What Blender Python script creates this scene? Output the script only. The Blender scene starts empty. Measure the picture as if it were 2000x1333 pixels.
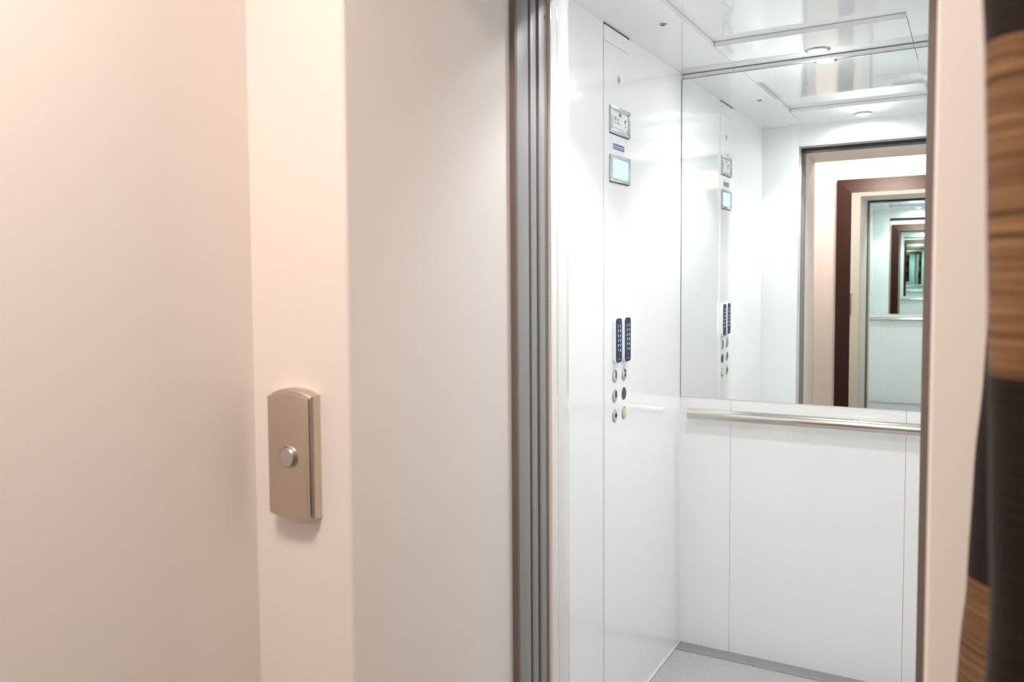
import bpy, bmesh, math
from mathutils import Matrix, Vector

S = bpy.context.scene
C = S.collection
PI = math.pi

# ------------------------------------------------------------------ camera
EYE = Vector((0.0, 0.0, 1.448))
FPX, YAW, PITCH, ROLL = 1684.14, 33.2394, -3.1694, -0.7457
y_, p_, r_ = (math.radians(a) for a in (YAW, PITCH, ROLL))
fwd = Vector((-math.sin(y_) * math.cos(p_), math.cos(y_) * math.cos(p_), math.sin(p_)))
right = Vector((math.cos(y_), math.sin(y_), 0))
up = right.cross(fwd)
rt = math.cos(r_) * right + math.sin(r_) * up
upv = -math.sin(r_) * right + math.cos(r_) * up
cd = bpy.data.cameras.new('camera')
cam = bpy.data.objects.new('camera', cd)
C.objects.link(cam)
m3 = Matrix((rt, upv, -fwd)).transposed()
cam.matrix_world = Matrix.Translation(EYE) @ m3.to_4x4()
cd.sensor_width = 36.0
cd.lens = FPX / 2000.0 * 36.0
cd.shift_x = 203.12 / 2000.0
cd.shift_y = -32.57 / 2000.0
cd.clip_start = 0.02
cd.dof.use_dof = True
cd.dof.focus_distance = 2.75
cd.dof.aperture_fstop = 4.5
S.camera = cam

# ------------------------------------------------------------------ world / exposure
W = bpy.data.worlds.new('world')
S.world = W
W.use_nodes = True
W.node_tree.nodes['Background'].inputs[0].default_value = (0.0, 0.0, 0.0, 1)
W.node_tree.nodes['Background'].inputs[1].default_value = 0.0
S.view_settings.view_transform = 'Standard'
S.view_settings.look = 'None'
S.view_settings.gamma = 1.0
S.view_settings.use_curve_mapping = False
S.view_settings.exposure = 0.0
S.cycles.max_bounces = 24
S.cycles.glossy_bounces = 20
S.cycles.diffuse_bounces = 8
S.cycles.caustics_reflective = True
S.cycles.blur_glossy = 0.5

LENS_EMIT = 390.0      # glowing lens of a cabin downlight
SPOT_W = 17.5         # beam of a cabin downlight
LOBBY_W = 18.2        # warm lobby ceiling lamp
CABIN_COL = (0.955, 0.99, 1.0)
LOBBY_COL = (1.0, 0.83, 0.725)

# ------------------------------------------------------------------ dimensions (metres)
CL, CR = -0.939, 0.02          # cabin side walls
CB, CF = 3.350, 1.8345         # cabin back wall, inner face of cabin front
CH = 2.20                      # cabin ceiling
OL, OR_, OH = -0.797, -0.036, 2.09   # opening in the lobby wall
WF, WB = 1.05, 1.57            # lobby front wall, its thickness
LL, LR = -0.995, 1.30          # lobby side walls
LY = -0.40                     # lobby far wall
LH = 2.50

# ------------------------------------------------------------------ materials
def mat(name, col, rough=0.5, metal=0.0, spec=0.5, emit=None, estr=0.0, bump=0.0, bscale=200.0, var=0.0, vscale=6.0, coat=0.0):
    m = bpy.data.materials.new(name)
    m.use_nodes = True
    nt = m.node_tree
    b = nt.nodes['Principled BSDF']
    b.inputs['Base Color'].default_value = (*col, 1)
    b.inputs['Roughness'].default_value = rough
    b.inputs['Metallic'].default_value = metal
    b.inputs['Specular IOR Level'].default_value = spec
    b.inputs['Coat Weight'].default_value = coat
    if emit:
        b.inputs['Emission Color'].default_value = (*emit, 1)
        b.inputs['Emission Strength'].default_value = estr
    tc = nt.nodes.new('ShaderNodeTexCoord')
    if bump > 0:
        n = nt.nodes.new('ShaderNodeTexNoise')
        n.inputs['Scale'].default_value = bscale
        n.inputs['Detail'].default_value = 3
        nt.links.new(tc.outputs['Object'], n.inputs['Vector'])
        bp = nt.nodes.new('ShaderNodeBump')
        bp.inputs['Strength'].default_value = bump
        bp.inputs['Distance'].default_value = 0.002
        nt.links.new(n.outputs['Fac'], bp.inputs['Height'])
        nt.links.new(bp.outputs['Normal'], b.inputs['Normal'])
    if var > 0:
        n = nt.nodes.new('ShaderNodeTexNoise')
        n.inputs['Scale'].default_value = vscale
        n.inputs['Detail'].default_value = 4
        nt.links.new(tc.outputs['Object'], n.inputs['Vector'])
        mr = nt.nodes.new('ShaderNodeMapRange')
        mr.inputs['To Min'].default_value = 1 - var
        mr.inputs['To Max'].default_value = 1 + var
        nt.links.new(n.outputs['Fac'], mr.inputs['Value'])
        hs = nt.nodes.new('ShaderNodeHueSaturation')
        hs.inputs['Color'].default_value = (*col, 1)
        nt.links.new(mr.outputs['Result'], hs.inputs['Value'])
        nt.links.new(hs.outputs['Color'], b.inputs['Base Color'])
    return m

M = {}
M['paint'] = mat('warm_white_paint', (0.88, 0.845, 0.82), 0.55, spec=0.3, bump=0.08, bscale=260, var=0.012, vscale=3)
M['lobby_ceiling'] = mat('lobby_ceiling_paint', (0.82, 0.78, 0.73), 0.7, spec=0.2, var=0.01)
M['lobby_floor'] = mat('lobby_floor_tile', (0.20, 0.145, 0.105), 0.35, var=0.08, vscale=4)
M['laminate'] = mat('gloss_white_laminate', (0.905, 0.912, 0.912), 0.10, spec=0.5, var=0.004, vscale=2)
M['ceiling_laminate'] = mat('gloss_white_ceiling', (0.84, 0.85, 0.855), 0.035, spec=0.55, var=0.004, vscale=2)
M['gap'] = mat('shadow_gap', (0.16, 0.165, 0.17), 0.7)
M['gap_light'] = mat('grey_joint', (0.5, 0.51, 0.52), 0.6)
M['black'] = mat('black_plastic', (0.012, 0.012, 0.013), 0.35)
M['vinyl'] = mat('grey_vinyl_floor', (0.45, 0.45, 0.445), 0.32, var=0.16, vscale=55, bump=0.05, bscale=90)
M['vinyl_edge'] = mat('grey_floor_strip', (0.33, 0.33, 0.34), 0.35, var=0.05, vscale=40)
M['steel'] = mat('brushed_steel', (0.62, 0.60, 0.57), 0.28, 1.0, var=0.03, vscale=60)
M['rail'] = mat('handrail_steel', (0.69, 0.645, 0.595), 0.15, 1.0, var=0.02, vscale=40)
M['chrome'] = mat('polished_chrome', (0.80, 0.80, 0.81), 0.08, 1.0)
M['ring'] = mat('satin_chrome_ring', (0.42, 0.43, 0.44), 0.30, 1.0)
M['doorgrey'] = mat('grey_door_metal', (0.34, 0.335, 0.33), 0.52, 0.45, var=0.02, vscale=12)
M['trackgrey'] = mat('dark_track_metal', (0.03, 0.031, 0.034), 0.4, 0.2)
M['lip'] = mat('brown_grey_lip', (0.17, 0.135, 0.12), 0.5)
M['doorbrown'] = mat('brown_grey_door_metal', (0.19, 0.150, 0.135), 0.6, 0.0, var=0.03, vscale=10)
M['whitemetal'] = mat('white_enamel', (0.82, 0.82, 0.82), 0.22, spec=0.5)
M['whiteplastic'] = mat('white_plastic', (0.83, 0.84, 0.85), 0.3)
M['navy'] = mat('navy_glass', (0.006, 0.014, 0.045), 0.2, spec=0.25, emit=(0.02, 0.06, 0.22), estr=0.10)
M['legend'] = mat('backlit_legend', (0.6, 0.75, 0.95), 0.4, emit=(0.45, 0.65, 1.0), estr=0.8)
M['screen'] = mat('lit_screen', (0.10, 0.13, 0.16), 0.2, spec=0.3, emit=(0.66, 0.88, 1.0), estr=0.92)
M['bezel'] = mat('silver_bezel', (0.60, 0.63, 0.66), 0.25, 0.9)
M['card'] = mat('white_card', (0.84, 0.86, 0.88), 0.35)
M['ink'] = mat('dark_ink', (0.03, 0.032, 0.035), 0.6)
M['greyink'] = mat('grey_ink', (0.30, 0.32, 0.34), 0.6)
M['blueink'] = mat('violet_blue_ink', (0.12, 0.12, 0.25), 0.6)
M['orange'] = mat('orange_ink', (0.75, 0.30, 0.08), 0.6)
M['yellow'] = mat('yellow_button', (0.82, 0.66, 0.10), 0.35, emit=(1.0, 0.8, 0.15), estr=0.12)
M['buttonface'] = mat('button_face', (0.60, 0.61, 0.62), 0.3, 0.6)
M['speaker'] = mat('dark_grille', (0.12, 0.12, 0.125), 0.5, 0.4)
M['lens'] = mat('lamp_lens', (1, 1, 1), 0.3, emit=CABIN_COL, estr=LENS_EMIT)
M['plate'] = mat('bronze_steel', (0.66, 0.58, 0.50), 0.34, 1.0, var=0.03, vscale=30)
M['plate_dark'] = mat('plate_groove', (0.16, 0.155, 0.16), 0.3, 0.9)
M['lobbylamp'] = mat('warm_diffuser', (1, 1, 1), 0.4, emit=LOBBY_COL, estr=6.0)

def mirror_mat(name, col, rough=0.0):
    m = bpy.data.materials.new(name)
    m.use_nodes = True
    b = m.node_tree.nodes['Principled BSDF']
    b.inputs['Base Color'].default_value = (*col, 1)
    b.inputs['Metallic'].default_value = 1.0
    b.inputs['Roughness'].default_value = rough
    b.inputs['Specular Tint'].default_value = (*col, 1)
    return m
M['mirror'] = mirror_mat('cabin_mirror_glass', (0.96, 0.985, 0.978))
M['mirror2'] = mirror_mat('lobby_mirror_glass', (0.82, 0.92, 0.895))

def leather_mat():
    m = mat('dark_brown_embossed_leather', (0.040, 0.014, 0.009), 0.40, spec=0.35)
    nt = m.node_tree
    b = nt.nodes['Principled BSDF']
    tc = nt.nodes.new('ShaderNodeTexCoord')
    ch = nt.nodes.new('ShaderNodeTexChecker')
    ch.inputs['Scale'].default_value = 130
    nt.links.new(tc.outputs['Object'], ch.inputs['Vector'])
    bp = nt.nodes.new('ShaderNodeBump')
    bp.inputs['Strength'].default_value = 0.4
    bp.inputs['Distance'].default_value = 0.001
    nt.links.new(ch.outputs['Fac'], bp.inputs['Height'])
    nt.links.new(bp.outputs['Normal'], b.inputs['Normal'])
    return m
M['leather'] = leather_mat()

def curtain_mat():
    m = bpy.data.materials.new('banded_curtain_fabric')
    m.use_nodes = True
    nt = m.node_tree
    N, Lk = nt.nodes, nt.links
    b = N['Principled BSDF']
    b.inputs['Roughness'].default_value = 0.7
    b.inputs['Sheen Weight'].default_value = 0.05
    b.inputs['Specular IOR Level'].default_value = 0.15
    geo = N.new('ShaderNodeNewGeometry')
    sep = N.new('ShaderNodeSeparateXYZ')
    Lk.new(geo.outputs['Position'], sep.inputs[0])
    a = N.new('ShaderNodeMath'); a.operation = 'SUBTRACT'; a.inputs[1].default_value = 1.145 - 0.458 * 4
    Lk.new(sep.outputs['Z'], a.inputs[0])
    d = N.new('ShaderNodeMath'); d.operation = 'DIVIDE'; d.inputs[1].default_value = 0.458
    Lk.new(a.outputs[0], d.inputs[0])
    f = N.new('ShaderNodeMath'); f.operation = 'FRACT'
    Lk.new(d.outputs[0], f.inputs[0])
    g = N.new('ShaderNodeMath'); g.operation = 'GREATER_THAN'; g.inputs[1].default_value = 0.5
    Lk.new(f.outputs[0], g.inputs[0])
    # woven slubs running across
    mp = N.new('ShaderNodeMapping'); mp.inputs['Scale'].default_value = (6, 6, 330)
    Lk.new(geo.outputs['Position'], mp.inputs['Vector'])
    n1 = N.new('ShaderNodeTexNoise'); n1.inputs['Scale'].default_value = 1.0; n1.inputs['Detail'].default_value = 5
    Lk.new(mp.outputs[0], n1.inputs['Vector'])
    mp2 = N.new('ShaderNodeMapping'); mp2.inputs['Scale'].default_value = (3, 3, 150)
    Lk.new(geo.outputs['Position'], mp2.inputs['Vector'])
    n2 = N.new('ShaderNodeTexNoise'); n2.inputs['Scale'].default_value = 1.0; n2.inputs['Detail'].default_value = 3
    Lk.new(mp2.outputs[0], n2.inputs['Vector'])
    ad = N.new('ShaderNodeMath'); ad.operation = 'ADD'
    Lk.new(n1.outputs['Fac'], ad.inputs[0]); Lk.new(n2.outputs['Fac'], ad.inputs[1])
    r1 = N.new('ShaderNodeValToRGB')
    e = r1.color_ramp.elements
    e[0].position = 0.34; e[0].color = (0.045, 0.022, 0.010, 1)
    e[1].position = 0.66; e[1].color = (0.29, 0.165, 0.078, 1)
    hf = N.new('ShaderNodeMath'); hf.operation = 'MULTIPLY'; hf.inputs[1].default_value = 0.5
    Lk.new(ad.outputs[0], hf.inputs[0])
    Lk.new(hf.outputs[0], r1.inputs['Fac'])
    r2 = N.new('ShaderNodeValToRGB')
    e = r2.color_ramp.elements
    e[0].position = 0.30; e[0].color = (0.006, 0.0035, 0.003, 1)
    e[1].position = 0.72; e[1].color = (0.022, 0.013, 0.011, 1)
    Lk.new(hf.outputs[0], r2.inputs['Fac'])
    mx = N.new('ShaderNodeMix'); mx.data_type = 'RGBA'
    Lk.new(g.outputs[0], mx.inputs['Factor'])
    Lk.new(r2.outputs['Color'], mx.inputs['A'])
    Lk.new(r1.outputs['Color'], mx.inputs['B'])
    Lk.new(mx.outputs['Result'], b.inputs['Base Color'])
    bp = N.new('ShaderNodeBump'); bp.inputs['Strength'].default_value = 0.25; bp.inputs['Distance'].default_value = 0.001
    Lk.new(hf.outputs[0], bp.inputs['Height'])
    Lk.new(bp.outputs['Normal'], b.inputs['Normal'])
    return m
M['curtain'] = curtain_mat()

# ------------------------------------------------------------------ mesh helpers
def frame_mat(origin, xa, ya, za):
    m = Matrix.Identity(4)
    for i, a in enumerate((xa, ya, za)):
        for j in range(3):
            m[j][i] = a[j]
    for j in range(3):
        m[j][3] = origin[j]
    return m

def on_left(y, z, off=0.0):      # local x -> +Y, y -> +Z, z -> +X  (left cabin wall, seen from inside)
    return frame_mat((CL + off, y, z), (0, 1, 0), (0, 0, 1), (1, 0, 0))

def on_front(x, z, y=WF):        # local x -> +X, y -> +Z, z -> -Y  (lobby front wall, seen from the lobby)
    return frame_mat((x, y, z), (1, 0, 0), (0, 0, 1), (0, -1, 0))

def on_ceiling(x, y, z=CH):      # local z -> down
    return frame_mat((x, y, z), (1, 0, 0), (0, -1, 0), (0, 0, -1))

class Mesh:
    def __init__(self):
        self.bm = bmesh.new()
    def _take(self, b2, mi=0):
        for f in b2.faces:
            f.material_index = mi
        me = bpy.data.meshes.new('tmp')
        b2.to_mesh(me); b2.free()
        self.bm.from_mesh(me)
        bpy.data.meshes.remove(me)
    def box(self, lo, hi, bevel=0.0, seg=2, mi=0, M4=None):
        b = bmesh.new()
        bmesh.ops.create_cube(b, size=1.0)
        for v in b.verts:
            v.co = Vector(((lo[i] + hi[i]) / 2 + v.co[i] * (hi[i] - lo[i]) for i in range(3)))
        if bevel > 0:
            bmesh.ops.bevel(b, geom=list(b.edges), offset=bevel, segments=seg, affect='EDGES', profile=0.5)
        if M4: bmesh.ops.transform(b, matrix=M4, verts=b.verts)
        self._take(b, mi); return self
    def lathe(self, prof, M4, seg=48, mi=0):
        """profile of (radius, height) turned about local z"""
        b = bmesh.new()
        rings = []
        for r, h in prof:
            if r < 1e-7:
                rings.append([b.verts.new((0, 0, h))])
            else:
                rings.append([b.verts.new((r * math.cos(2 * PI * k / seg), r * math.sin(2 * PI * k / seg), h)) for k in range(seg)])
        for A, B in zip(rings, rings[1:]):
            for k in range(seg):
                k2 = (k + 1) % seg
                if len(A) == 1 and len(B) == 1: continue
                if len(A) == 1: b.faces.new((A[0], B[k], B[k2]))
                elif len(B) == 1: b.faces.new((A[k], A[k2], B[0]))
                else: b.faces.new((A[k], A[k2], B[k2], B[k]))
        bmesh.ops.recalc_face_normals(b, faces=b.faces)
        bmesh.ops.transform(b, matrix=M4, verts=b.verts)
        self._take(b, mi); return self
    def prism(self, pts, M4, d0, d1, bevel=0.0, seg=2, mi=0):
        """outline in local xy extruded along local z from d0 to d1; the edges of the d1 face are bevelled"""
        b = bmesh.new()
        lo = [b.verts.new((x, y, d0)) for x, y in pts]
        hi = [b.verts.new((x, y, d1)) for x, y in pts]
        n = len(pts)
        b.faces.new(list(reversed(lo)))
        top = b.faces.new(hi)
        for k in range(n):
            b.faces.new((lo[k], lo[(k + 1) % n], hi[(k + 1) % n], hi[k]))
        bmesh.ops.recalc_face_normals(b, faces=b.faces)
        if bevel > 0:
            bmesh.ops.bevel(b, geom=list(top.edges), offset=bevel, segments=seg, affect='EDGES', profile=0.5)
        bmesh.ops.transform(b, matrix=M4, verts=b.verts)
        self._take(b, mi); return self
    def text(self, s, size, M4, depth=0.0003, ax='CENTER', mi=0, bold=0.0):
        cu = bpy.data.curves.new('t', 'FONT')
        cu.body = s; cu.size = size; cu.align_x = ax; cu.align_y = 'CENTER'
        cu.extrude = depth; cu.offset = bold; cu.resolution_u = 3
        o = bpy.data.objects.new('t', cu)
        me = o.to_mesh()
        b = bmesh.new(); b.from_mesh(me); o.to_mesh_clear()
        bpy.data.objects.remove(o); bpy.data.curves.remove(cu)
        bmesh.ops.transform(b, matrix=M4, verts=b.verts)
        self._take(b, mi); return self
    def build(self, name, mats, parent=None, smooth=True, angle=35, origin=None):
        if not isinstance(mats, (list, tuple)): mats = [mats]
        if parent is not None:
            base = parent.location if parent.parent is None else parent.parent.location
            off = Vector(base)
        elif origin is not None:
            off = Vector(origin)
        else:
            off = Vector((0, 0, 0))
        for v in self.bm.verts:
            v.co -= off
        me = bpy.data.meshes.new(name)
        self.bm.to_mesh(me); self.bm.free()
        for m in mats: me.materials.append(m)
        if smooth:
            for p in me.polygons: p.use_smooth = True
            me.set_sharp_from_angle(angle=math.radians(angle))
        o = bpy.data.objects.new(name, me)
        C.objects.link(o)
        if parent is not None:
            o.parent = parent
        elif origin is not None:
            o.location = off
        return o

def tag(o, label, cat, group=None):
    o['label'] = label; o['category'] = cat
    if group: o['group'] = group
    return o

def thing(name, label, cat, loc, group=None):
    o = bpy.data.objects.new(name, None)
    o.empty_display_size = 0.05
    C.objects.link(o); o.location = loc
    return tag(o, label, cat, group)

def structure(o):
    o['kind'] = 'structure'
    return o

def rrect(w, h, r, n=6):
    """rounded rectangle outline centred on 0"""
    pts = []
    for cx, cy, a0 in ((w / 2 - r, h / 2 - r, 0), (-w / 2 + r, h / 2 - r, 90), (-w / 2 + r, -h / 2 + r, 180), (w / 2 - r, -h / 2 + r, 270)):
        for k in range(n + 1):
            a = math.radians(a0 + 90 * k / n)
            pts.append((cx + r * math.cos(a), cy + r * math.sin(a)))
    return pts

# ================================================================== THE LOBBY SHELL
# front wall: an upside-down U around the lift opening, edges softly rounded by plaster
def front_wall():
    m = Mesh()
    xa, xb = LL - 0.12, LR + 0.12
    pts = [(xa, 0), (OL, 0), (OL, OH), (OR_, OH), (OR_, 0), (xb, 0), (xb, LH), (xa, LH)]
    b = bmesh.new()
    fr = [b.verts.new((x, WF, z)) for x, z in pts]
    bk = [b.verts.new((-0.780 if x == OL else x, WB, z)) for x, z in pts]     # the left reveal is a little out of square
    f0 = b.faces.new(fr); b.faces.new(list(reversed(bk)))
    n = len(pts)
    for k in range(n):
        b.faces.new((fr[k], bk[k], bk[(k + 1) % n], fr[(k + 1) % n]))
    bmesh.ops.recalc_face_normals(b, faces=b.faces)
    ed = [e for e in f0.edges if sorted((round(e.verts[0].co.x, 3), round(e.verts[1].co.x, 3))) in ([OL, OL], [OR_, OR_], [OL, OR_])]
    bmesh.ops.bevel(b, geom=ed, offset=0.006, segments=4, affect='EDGES', profile=0.5)
    m._take(b)
    return m.build('wall_front', M['paint'])
structure(front_wall())
structure(Mesh().box((LL - 0.12, LY - 0.12, 0), (LL, WF, LH)).build('wall_left', M['paint']))
structure(Mesh().box((LL, LY - 0.12, 0), (LR, LY, LH)).build('wall_back', M['paint']))
structure(Mesh().box((LR, LY - 0.12, 0), (LR + 0.12, WF, LH)).build('wall_right', M['paint']))
structure(Mesh().box((LL - 0.12, LY - 0.12, -0.1), (LR + 0.12, WB, 0.0)).build('floor', M['lobby_floor']))
structure(Mesh().box((LL - 0.12, LY - 0.12, LH), (LR + 0.12, WB, LH + 0.1)).build('ceiling', M['lobby_ceiling']))

# ================================================================== LANDING DOOR
m = Mesh()                                    # fixed frame behind the plaster reveal
LIP = 1.580
m.box((OL - 0.10, WB, 0), (-0.768, LIP, OH + 0.10), 0.001, mi=1)
m.box((-0.065, WB, 0), (OR_ + 0.10, LIP, OH + 0.10), 0.001, mi=1)
m.box((-0.768, WB, OH), (-0.065, LIP, OH + 0.10), 0.001, mi=1)
m.box((OL - 0.10, LIP, 0), (-0.768, 1.632, OH + 0.10), 0.0015)
m.box((-0.065, LIP, 0), (OR_ + 0.10, 1.632, OH + 0.10), 0.0015)
m.box((-0.768, LIP, OH), (-0.065, 1.632, OH + 0.10), 0.0015)
structure(m.build('trim_1', [M['doorgrey'], M['lip']]))
d = Mesh().box((-1.13, 1.647, 0.01), (-0.770, 1.674, OH + 0.06), 0.0015).build('door_1', M['doorgrey'])
structure(d)
Mesh().box((-1.13, 1.687, 0.01), (-0.769, 1.714, OH + 0.06), 0.0015).build('sliding_leaf', M['doorgrey'], d)
Mesh().box((-1.0, 1.640, 0.01), (-0.800, 1.745, OH + 0.06)).build('door_rebate', M['doorbrown'], d)
m = Mesh().box((-0.93, 1.716, 0.0), (-0.772, 1.734, OH + 0.10), 0.0015)
m.build('rear_post', M['doorbrown'], d)
Mesh().lathe([(0, 0.0012), (0.0032, 0.0012), (0.0036, 0.0)], frame_mat((-0.772, 1.722, 1.995), (0, 1, 0), (0, 0, 1), (1, 0, 0)), 20).build('screw_hole', M['black'], d)
# header of the landing entrance and door track above the opening
structure(Mesh().box((-1.13, 1.640, OH - 0.014), (OR_ + 0.10, 1.734, OH + 0.10)).build('trim_2', M['trackgrey']))
structure(Mesh().box((-0.99, WB, -0.08), (0.08, 1.737, -0.001), 0.001).build('trim_3', M['steel']))

# ================================================================== CABIN SHELL
T = 0.04
# left wall: laminate panel, with a seat for the control column
structure(Mesh().box((CL - T, 1.737, -0.05), (CL, CB + T, CH + 0.06)).build('wall_cabin_left', M['laminate']))
structure(Mesh().box((CR, 1.737, -0.05), (CR + T, CB + T, CH + 0.06)).build('wall_cabin_right', M['laminate']))
m = Mesh()
m.box((CL, CB + 0.006, -0.05), (CR, CB + T, CH + 0.06), mi=1)
for xa, xb in ((CL, -0.7525), (-0.7515, -0.1805), (-0.1795, CR)):
    m.box((xa, CB, 0.0025), (xb, CB + 0.006, CH - 0.0028), 0.0004, 1)
structure(m.build('wall_cabin_back', [M['laminate'], M['gap_light']]))
# cabin front: two returns and a header, each in two folded steps
m = Mesh()
for ya, yb, dx in ((1.737, 1.7705, 0.0), (1.772, CF, 0.0)):
    m.box((CL, ya, -0.05), (-0.765 - dx, yb, CH + 0.06), 0.0012, 2)
    m.box((-0.068 + dx, ya, -0.05), (CR, yb, CH + 0.06), 0.0012, 2)
    m.box((-0.766, ya, OH + 0.001), (-0.067, yb, CH + 0.06), 0.0012, 2)
structure(m.build('wall_cabin_front', M['laminate']))
# ceiling: flat border with a shallow recessed centre panel
m = Mesh()
RX0, RX1, RY0, RY1 = -0.7385, -0.180, 2.240, 3.013
g = 0.0008
m.box((CL, CF, CH), (RX0 - g, CB - 0.001, CH + 0.016))
m.box((RX1 + g, CF, CH), (CR, CB - 0.001, CH + 0.016))
m.box((RX0 + g, CF, CH), (RX1 - g, RY0, CH + 0.016))
m.box((RX0 + g, RY1, CH), (RX1 - g, CB - 0.001, CH + 0.016))
m.box((RX0 - 0.01, RY0 - 0.01, CH + 0.0172), (RX1 + 0.01, RY1 + 0.01, CH + 0.03))
m.box((CL, CF, CH + 0.032), (CR, CB, CH + 0.06), mi=1)
structure(m.build('ceiling_cabin', [M['ceiling_laminate'], M['gap']]))
structure(Mesh().box((CL, 1.737, -0.08), (CR, CB, 0.0)).build('floor_cabin', M['vinyl']))
structure(Mesh().box((CL + 0.006, 3.276, 0.0), (CR, CB, 0.003), 0.0008, 1).build('trim_4', M['vinyl_edge']))
structure(Mesh().box((CL, CF, 0.0), (CL + 0.006, CB, 0.006), 0.002, 2).build('trim_5', M['whitemetal']))

# ================================================================== CABIN LAMPS
def downlight(x, y, label):
    t = thing('recessed_downlight', label, 'light', (x, y, CH), 'recessed cabin downlights')
    F = on_ceiling(x, y)
    Mesh().lathe([(0.0405, 0.0), (0.0405, 0.0015), (0.0385, 0.0036), (0.0335, 0.0052), (0.0300, 0.0056), (0.0288, 0.0050), (0.0288, 0.0002)], F, 64).build('trim_ring', M['ring'], t)
    Mesh().lathe([(0.0288, 0.0006), (0.020, 0.0010), (0.0, 0.0012)], F, 64).build('lens', M['lens'], t)
    ld = bpy.data.lights.new('beam', 'SPOT')
    ld.energy = SPOT_W; ld.color = CABIN_COL; ld.spot_size = math.radians(118); ld.spot_blend = 0.35
    ld.shadow_soft_size = 0.024
    lo = bpy.data.objects.new('beam', ld); C.objects.link(lo)
    lo.parent = t; lo.location = (0, 0, -0.028)
    return t
downlight(-0.456, 3.256, 'round white downlight in cabin ceiling close above the wall mirror')
downlight(-0.455, 2.000, 'round white downlight in cabin ceiling just inside the doorway, seen in mirror')

# ================================================================== CABIN WALL MIRROR
MZ0, MZ1 = 0.972, 2.1815
t = thing('wall_mirror', 'frameless wall mirror filling upper back wall of white lift cabin', 'mirror', (-0.46, CB - 0.005, MZ0))
Mesh().box((CL + 0.0025, CB - 0.0045, MZ0 + 0.001), (CR - 0.002, CB - 0.0005, MZ1 - 0.0018)).build('mirror_glass', M['mirror'], t, smooth=False)
m = Mesh()
m.box((CL + 0.0002, CB - 0.0052, MZ1 - 0.0018), (CR - 0.0002, CB - 0.0004, MZ1))
m.box((CL + 0.0002, CB - 0.0052, MZ0), (CL + 0.0025, CB - 0.0004, MZ1 - 0.0018))
m.build('dark_edge_strip', M['gap'], t)

# ================================================================== HANDRAIL
t = thing('handrail', 'round steel handrail across cabin back wall below mirror', 'handrail', (-0.46, 3.29, 0.90))
HZ, HY, HR = 0.918, 3.291, 0.0212
Fx = frame_mat((-0.894, HY, HZ), (0, 1, 0), (0, 0, 1), (1, 0, 0))
L_ = 0.868
Mesh().lathe([(0.0195, 0.0), (HR, 0.0012), (HR, L_ - 0.0012), (0.0195, L_)], Fx, 48).build('rail_tube', M['rail'], t)
for s in (0.0, L_):
    Mesh().lathe([(0.0, 0.0005 if s else -0.0005), (0.0196, 0.0)], frame_mat((-0.894 + s, HY, HZ), (0, 1, 0), (0, 0, 1), (1, 0, 0)), 48).build('end_cap', M['rail'], t)
for x in (-0.70, -0.22):
    Fb = frame_mat((x, CB, HZ - 0.004), (1, 0, 0), (0, 0, 1), (0, -1, 0))
    Mesh().lathe([(0.014, 0.0), (0.014, 0.003), (0.006, 0.005), (0.006, 0.045)], Fb, 24).build('bracket', M['rail'], t)

# ================================================================== CONTROL COLUMN
CY0, CY1 = 2.519, 2.744
PT = 0.003                       # how far the column stands proud
t = thing('control_panel', 'tall white lift control panel with round buttons on left cabin wall', 'control panel', (CL, (CY0 + CY1) / 2, 0.01))
m = Mesh()
m.box((CL + 0.0003, CY0, 0.008), (CL + PT, CY1, 2.1485), 0.0007, 1)
m.box((CL + 0.0003, CY0, 2.1497), (CL + PT, CY1, 2.1955), 0.0007, 1)
m.build('panel_plate', M['laminate'], t)
Mesh().box((CL, CY0 + 0.0004, 2.1955), (CL + PT - 0.0004, CY1 - 0.0004, CH)).build('top_gap', M['black'], t)
# status lamp near the top
Fl = on_left(2.646, 2.051, PT)
l = Mesh().lathe([(0.0135, 0.0), (0.0135, 0.0015), (0.0115, 0.003), (0.0060, 0.0026)], Fl, 32).build('indicator_light', M['steel'], t)
Mesh().lathe([(0.0062, 0.0024), (0.004, 0.0032), (0, 0.0036)], Fl, 24).build('bulb', M['speaker'], l)
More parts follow.
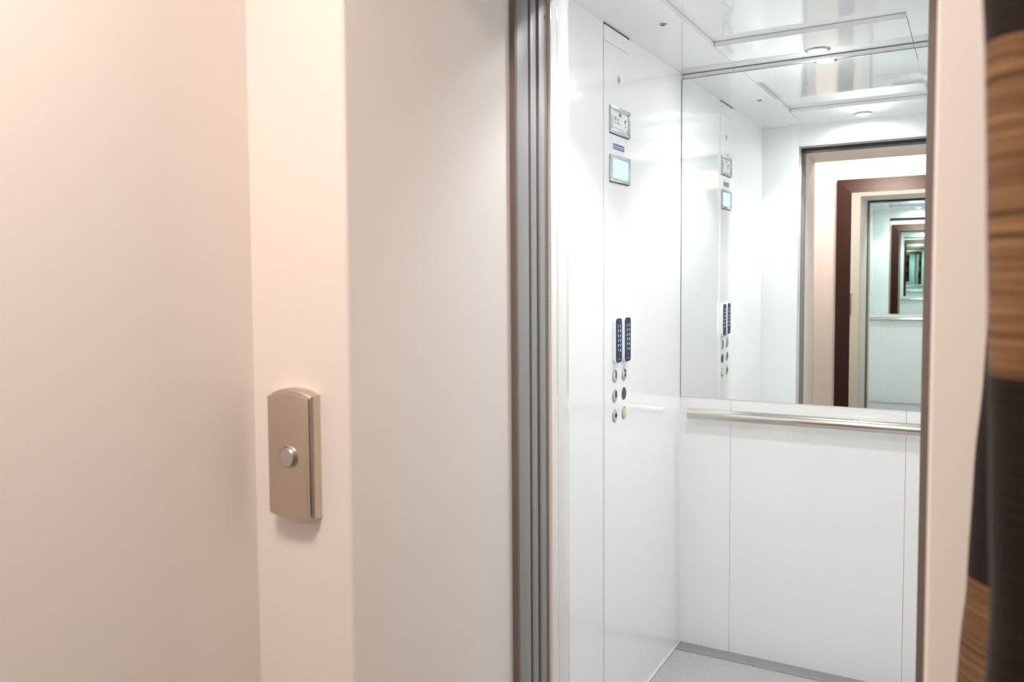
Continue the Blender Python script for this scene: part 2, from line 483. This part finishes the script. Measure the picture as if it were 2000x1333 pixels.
# push buttons
def button(y, z, kind):
    F = on_left(y, z, PT)
    b = Mesh().lathe([(0.0205, 0.0), (0.0205, 0.0016), (0.0188, 0.0030), (0.0172, 0.0024)], F, 40).build('push_button', M['ring'], t)
    if kind == 'alarm':
        Mesh().lathe([(0.0172, 0.0), (0.0172, 0.0028), (0.0155, 0.0036), (0, 0.0040)], F, 40).build('button_cap', M['buttonface'], b)
        Fm = on_left(y + 0.0035, z + 0.004, PT + 0.0036)
        m = Mesh()
        m.prism([(-0.010, -0.008), (0.010, -0.008), (0.0075, -0.004), (0.006, 0.006), (0.003, 0.010), (-0.003, 0.010), (-0.006, 0.006), (-0.0075, -0.004)], Fm, 0, 0.0012, 0.0003, 1)
        m.lathe([(0.0028, 0), (0.0028, 0.0012), (0, 0.0014)], Fm @ Matrix.Translation((0, -0.0105, 0)), 16)
        o = m.build('alarm_bell_symbol', M['yellow'], b)
        o['label'] = 'yellow bell symbol'
        return b
    Mesh().lathe([(0.0172, 0.0), (0.0172, 0.0028), (0.0155, 0.0036), (0, 0.0040)], F, 40).build('button_cap', M['buttonface'], b)
    if kind == 'open':
        Fm = on_left(y + 0.0025, z + 0.001, PT + 0.0041)
        m = Mesh()
        m.prism([(-0.011, 0), (-0.002, 0.008), (-0.002, -0.008)], Fm, 0, 0.0005)
        m.prism([(0.011, 0), (0.002, -0.008), (0.002, 0.008)], Fm, 0, 0.0005)
        m.box((-0.0009, -0.008, 0), (0.0009, 0.008, 0.0005), M4=Fm)
        m.build('door_open_symbol', M['ink'], b)
    else:
        Fm = on_left(y + 0.003, z + 0.004, PT + 0.0043)
        m = Mesh().text(kind, 0.030, Fm, 0.0003, bold=0.0011)
        m.build('numeral', M['ink'], b)
    return b
button(2.607, 1.128, '1')
button(2.693, 1.125, '2')
button(2.607, 1.065, '0')
button(2.607, 1.002, 'open')
button(2.693, 1.000, 'alarm')
F = on_left(2.693, 1.0625, PT)
m = Mesh().lathe([(0.0205, 0.0), (0.0205, 0.0014), (0.0185, 0.0020), (0, 0.0020)], F, 40)
for i in range(-3, 4):
    for j in range(-3, 4):
        if i * i + j * j < 11:
            m.lathe([(0.0013, 0.0022), (0, 0.0022)], F @ Matrix.Translation((i * 0.0047, j * 0.0047, 0)), 8, mi=1)
sp = m.build('speaker_grille', [M['speaker'], M['black']], t)
sp['label'] = 'dark perforated round grille'

# capacity notice in a silver frame
t = thing('capacity_notice', 'silver framed white capacity notice with black text high on control panel', 'notice', (CL + PT, 2.648, 1.880))
def frame_ring(yc, zc, w, h, bw, d, base):
    m = Mesh()
    F = on_left(yc, zc, base)
    m.box((-w / 2, h / 2 - bw, 0), (w / 2, h / 2, d), 0.0012, 2, M4=F)
    m.box((-w / 2, -h / 2, 0), (w / 2, -h / 2 + bw, d), 0.0012, 2, M4=F)
    m.box((-w / 2, -h / 2 + bw, 0), (-w / 2 + bw, h / 2 - bw, d), 0.0012, 2, M4=F)
    m.box((w / 2 - bw, -h / 2 + bw, 0), (w / 2, h / 2 - bw, d), 0.0012, 2, M4=F)
    return m
frame_ring(2.6485, 1.9215, 0.175, 0.083, 0.0115, 0.0075, PT).build('notice_frame', M['bezel'], t)
Fc = on_left(2.6485, 1.9215, PT)
Mesh().box((-0.0872, -0.0435, 0.0), (0.0872, 0.0405, 0.0018), M4=Fc).build('shade_backing', M['black'], t)  # black plate juts out below to draw the shade under the notice frame
card = Mesh().box((-0.0805, -0.034, 0), (0.0805, 0.034, 0.0022), M4=Fc).build('notice_card', M['card'], t)
m = Mesh()
m.text('A.R', 0.0145, on_left(2.650, 1.943, PT + 0.0024), 0.0002, bold=0.0006)
m.build('heading_text', M['ink'], card)
m = Mesh()
m.text('300 kg', 0.0185, on_left(2.617, 1.927, PT + 0.0024), 0.0002)
m.box((-0.055, -0.008, 0.0022), (0.005, -0.0055, 0.0025), M4=Fc)
m.box((-0.068, -0.0225, 0.0022), (0.045, -0.0215, 0.0025), M4=Fc)
m.box((-0.068, -0.0275, 0.0022), (0.045, -0.0265, 0.0025), M4=Fc)
m.lathe([(0.0045, 0.0025), (0, 0.0025)], Fc @ Matrix.Translation((0.052, 0.008, 0)), 16)
m.prism([(0.044, 0.006), (0.050, -0.004), (0.058, 0.012), (0.054, 0.014)], Fc, 0.0022, 0.0025)
m.box((0.049, -0.012, 0.0022), (0.056, -0.006, 0.0025), M4=Fc)
m.box((0.060, -0.028, 0.0022), (0.066, -0.018, 0.0025), M4=Fc)
m.build('body_text', M['greyink'], card)

# sticker between the two frames
t = thing('sticker', 'small white sticker with violet blue block between notice and lit screen', 'sticker', (CL + PT, 2.645, 1.822))
Fs = on_left(2.648, 1.8475, PT)
lab = Mesh().box((-0.068, -0.026, 0), (0.072, 0.026, 0.0006), M4=Fs).build('label_paper', M['card'], t)
m = Mesh().box((-0.055, -0.0145, 0.0006), (0.045, 0.0035, 0.0009), M4=Fs)
m.build('printed_block', M['blueink'], lab)
m = Mesh()
for k in range(7):
    m.box((-0.050 + k * 0.013, -0.005, 0.0009), (-0.042 + k * 0.013, -0.002, 0.0011), M4=Fs)
    m.box((-0.050 + k * 0.013, -0.0105, 0.0009), (-0.044 + k * 0.013, -0.008, 0.0011), M4=Fs)
m.build('block_lettering', M['card'], lab)
m = Mesh().prism([(-0.035, 0.006), (0.02, 0.006), (0.0, 0.020)], Fs, 0.0006, 0.0009)
m.build('faint_emblem', M['whiteplastic'], lab)
Mesh().lathe([(0.004, 0.0009), (0, 0.0009)], Fs @ Matrix.Translation((0.060, 0.0205, 0)), 16).build('orange_dot', M['orange'], lab)

# lit display
t = thing('display_screen', 'small glowing pale blue display in silver frame under the sticker', 'display', (CL + PT, 2.648, 1.732))
frame_ring(2.6485, 1.7735, 0.175, 0.083, 0.0115, 0.0075, PT).build('bezel', M['bezel'], t)
Mesh().box((-0.0872, -0.0438, 0.0), (0.0872, 0.0405, 0.0026), M4=on_left(2.6485, 1.7735, PT)).build('shade_backing', M['black'], t)  # black lower rim stands in for the shade under the bezel
s = Mesh().box((-0.079, -0.033, 0), (0.079, 0.033, 0.0034), 0.0004, 1, M4=on_left(2.6485, 1.7735, PT)).build('lit_panel', M['screen'], t)

# keypads
def keypad(y0, y1, z0, z1, label):
    yc, zc, w, h = (y0 + y1) / 2, (z0 + z1) / 2, y1 - y0, z1 - z0
    t = thing('keypad', label, 'keypad', (CL + PT, yc, z0), 'narrow navy keypads on the control panel')
    F = on_left(yc, zc, PT)
    Mesh().prism(rrect(w + 0.006, h + 0.005, 0.014), F, 0.0, 0.0105, 0.0015, 2).build('housing', M['whiteplastic'], t)
    fc = Mesh().prism(rrect(w, h, 0.012), F, 0.0103, 0.0125, 0.0008, 1).build('key_face', M['navy'], t)
    m = Mesh()
    rows = ('12', '34', '56', '78', '90', '*#')
    for i, pr in enumerate(rows):
        z = h / 2 - 0.0245 - i * 0.0152
        for j, ch in enumerate(pr):
            m.text(ch, 0.0125, F @ Matrix.Translation((-0.0095 + j * 0.019, z, 0.0127)), 0.0001)
    m.build('digits', M['legend'], fc)
    m = Mesh().text('z', 0.012, F @ Matrix.Translation((0.0015, -h / 2 + 0.0245, 0.0127)), 0.0001)
    m.box((-0.011, -h / 2 + 0.0095, 0.0125), (0.011, -h / 2 + 0.0115, 0.0128), M4=F)
    m.build('bottom_mark', M['greyink'], fc)
keypad(2.591, 2.641, 1.170, 1.309, 'narrow white keypad with navy face, nearer the doorway of the pair')
keypad(2.673, 2.725, 1.167, 1.308, 'narrow white keypad with navy face, nearer the mirror of the pair')

# tiny fitting in the ceiling
t = thing('ceiling_sensor', 'tiny round brass fitting in cabin ceiling near left wall', 'sensor', (-0.798, 2.644, CH))
Fc = on_ceiling(-0.798, 2.644)
Mesh().lathe([(0.0115, 0.0), (0.0115, 0.0015), (0.0095, 0.0032), (0.006, 0.0036)], Fc, 32).build('collar', M['ring'], t)
Mesh().lathe([(0.006, 0.0034), (0.0045, 0.0052), (0, 0.0056)], Fc, 24).build('sensor_eye', M['speaker'], t)

# ================================================================== LANDING CALL PLATE
PX0, PX1, PZ0, PZ1 = -0.943, -0.855, 1.068, 1.266
pcx, pcz, pw, ph = (PX0 + PX1) / 2, (PZ0 + PZ1) / 2, PX1 - PX0, PZ1 - PZ0
t = thing('call_button_plate', 'bronze coloured metal lift call plate with one round button on lobby wall', 'call plate', (pcx, WF, PZ0))
def arched(w, h, sag, r=0.003, n=18):
    pts = []
    for k in range(n + 1):
        u = 1 - 2 * k / n
        pts.append((u * w / 2, h / 2 - sag + sag * (1 - u * u)))
    for k in range(n + 1):
        u = -1 + 2 * k / n
        pts.append((u * w / 2, -h / 2 + sag - sag * (1 - u * u)))
    return pts
F = on_front(pcx, pcz)
Mesh().prism(arched(pw, ph + 0.016, 0.010), F, 0.0, 0.0215, 0.008, 4).build('back_box', M['plate'], t)
Mesh().prism(arched(pw - 0.010, ph - 0.002, 0.006), F, 0.0213, 0.0262).build('shadow_groove', M['plate_dark'], t)
fp = Mesh().prism(arched(pw - 0.007, ph + 0.002, 0.006), F, 0.0260, 0.0300, 0.0015, 3).build('face_plate', M['plate'], t)
Fb = on_front(-0.897, 1.1665) @ Matrix.Translation((0, 0, 0.0300))
b = Mesh().lathe([(0.0185, 0.0), (0.0185, 0.002), (0.0165, 0.0032), (0.0150, 0.0015)], Fb, 48).build('push_button', M['steel'], t)
Mesh().lathe([(0.0150, 0.0), (0.0150, 0.0042), (0.0135, 0.0055), (0.0, 0.0060)], Fb, 48).build('button_cap', M['steel'], b)

# ================================================================== LOBBY MIRROR BEHIND THE CAMERA
FX0, FX1, FZ0, FZ1, FW = -0.850, 0.10, 0.22, 2.114, 0.100
fm = thing('framed_mirror', 'large mirror in dark brown embossed frame, reflected in the cabin mirror', 'mirror', ((FX0 + FX1) / 2, LY, FZ0))
def rail(a, b, ai, bi):
    """one mitred rail: outer corners a,b and inner corners ai,bi as (x, z); proud along the inner edge"""
    bmm = bmesh.new()
    def q(p, y): return bmm.verts.new((p[0], LY + y, p[1]))
    v = [q(a, 0.0), q(b, 0.0), q(bi, 0.0), q(ai, 0.0), q(a, 0.012), q(b, 0.012), q(bi, 0.050), q(ai, 0.050)]
    for f in ((0, 1, 2, 3), (4, 5, 6, 7), (0, 1, 5, 4), (1, 2, 6, 5), (2, 3, 7, 6), (3, 0, 4, 7)):
        bmm.faces.new([v[i] for i in f])
    bmesh.ops.recalc_face_normals(bmm, faces=bmm.faces)
    m = Mesh(); m._take(bmm)
    return m
o = [(FX0, FZ0), (FX1, FZ0), (FX1, FZ1), (FX0, FZ1)]
i_ = [(FX0 + FW, FZ0 + FW), (FX1 - FW, FZ0 + FW), (FX1 - FW, FZ1 - FW), (FX0 + FW, FZ1 - FW)]
for k in range(4):
    k2 = (k + 1) % 4
    rail(o[k], o[k2], i_[k], i_[k2]).build('frame_rail', M['leather'], fm, smooth=False)
Mesh().box((FX0 + FW - 0.004, LY + 0.036, FZ0 + FW - 0.004), (FX1 - FW + 0.004, LY + 0.040, FZ1 - FW + 0.004)).build('mirror_glass', M['mirror2'], fm, smooth=False)

fm.rotation_euler = (0, 0, math.radians(-0.62))     # hangs slightly askew
fm.location.y += 0.009

# ================================================================== LOBBY CEILING LAMP
lx, ly = -0.50, 0.15
t = thing('ceiling_lamp', 'round warm ceiling lamp of the lobby above the framed mirror', 'light', (lx, ly, LH))
F = on_ceiling(lx, ly, LH)
Mesh().lathe([(0.21, 0.0), (0.21, 0.02), (0.20, 0.028), (0.19, 0.026)], F, 64).build('lamp_rim', M['whitemetal'], t)
Mesh().lathe([(0.191, 0.02), (0.12, 0.030), (0.0, 0.034)], F, 64).build('diffuser', M['lobbylamp'], t)
ld = bpy.data.lights.new('lamp_light', 'AREA')
ld.shape = 'DISK'; ld.size = 0.37; ld.energy = LOBBY_W; ld.color = LOBBY_COL
lo = bpy.data.objects.new('lamp_light', ld); C.objects.link(lo)
lo.parent = t; lo.location = (0, 0, -0.036)

# ================================================================== CURTAIN
def interp(tab, z):
    if z >= tab[0][0]: return tab[0][1]
    for (z0, v0), (z1, v1) in zip(tab, tab[1:]):
        if z >= z1:
            k = (z0 - z) / (z0 - z1)
            k = k * k * (3 - 2 * k) * 0.5 + k * 0.5
            return v0 + (v1 - v0) * k
    return tab[-1][1]
XB = [(2.4, 0.024), (1.50, 0.018), (1.342, 0.011), (1.256, 0.005), (1.134, 0.001), (1.069, -0.004), (1.024, -0.006), (0.6, -0.018), (0.0, -0.026)]
XF = [(2.4, 0.004), (1.635, 0.003), (1.603, 0.005), (1.493, 0.008), (1.422, 0.010), (1.373, 0.011), (1.30, 0.013), (1.20, 0.016), (1.15, 0.014), (0.8, 0.010), (0.0, 0.008)]
def curtain():
    b = bmesh.new()
    NZ, NS = 120, 150
    grid = []
    for iz in range(NZ + 1):
        z = 2.44 - (2.44 - 0.03) * iz / NZ
        xb, xf = interp(XB, z), interp(XF, z)
        w = 0.006 * math.sin(z * 5.0)
        ctrl = [(xb, 1.008), (xb + 0.006, 0.992), (xb + 0.030, 0.955), (0.060, 0.890), (xf + 0.026, 0.815), (xf + 0.004, 0.765), (xf, 0.730),
                (xf + 0.012, 0.706), (xf + 0.036, 0.708), (0.085, 0.760), (0.105 + w, 0.850), (0.140 + w, 0.880), (0.170 + w, 0.820), (0.185 + w, 0.750),
                (0.215 + w, 0.725), (0.245 + w, 0.760), (0.262 + w, 0.850), (0.300, 0.890), (0.335, 0.820), (0.355, 0.750), (0.385, 0.730), (0.415, 0.770), (0.435, 0.860), (0.47, 0.89)]
        n = len(ctrl) - 1
        row = []
        for k in range(NS + 1):
            u = k / NS * n
            i = min(int(u), n - 1); f = u - i
            p0, p1, p2, p3 = (ctrl[max(0, min(n, i + j))] for j in (-1, 0, 1, 2))
            pt = [0.5 * (2 * p1[c] + (p2[c] - p0[c]) * f + (2 * p0[c] - 5 * p1[c] + 4 * p2[c] - p3[c]) * f * f + (3 * p1[c] - p0[c] - 3 * p2[c] + p3[c]) * f ** 3) for c in (0, 1)]
            row.append(b.verts.new((pt[0], pt[1], z)))
        grid.append(row)
    for r0, r1 in zip(grid, grid[1:]):
        for k in range(NS):
            b.faces.new((r0[k], r0[k + 1], r1[k + 1], r1[k]))
    bmesh.ops.recalc_face_normals(b, faces=b.faces)
    m = Mesh(); m._take(b)
    o = m.build('curtain', M['curtain'], origin=(0.2, 0.85, 0.03), angle=80)
    s = o.modifiers.new('thickness', 'SOLIDIFY'); s.thickness = 0.0016; s.offset = 0
    return o
tag(curtain(), 'brown and gold banded curtain hanging right of the lift doorway', 'curtain')
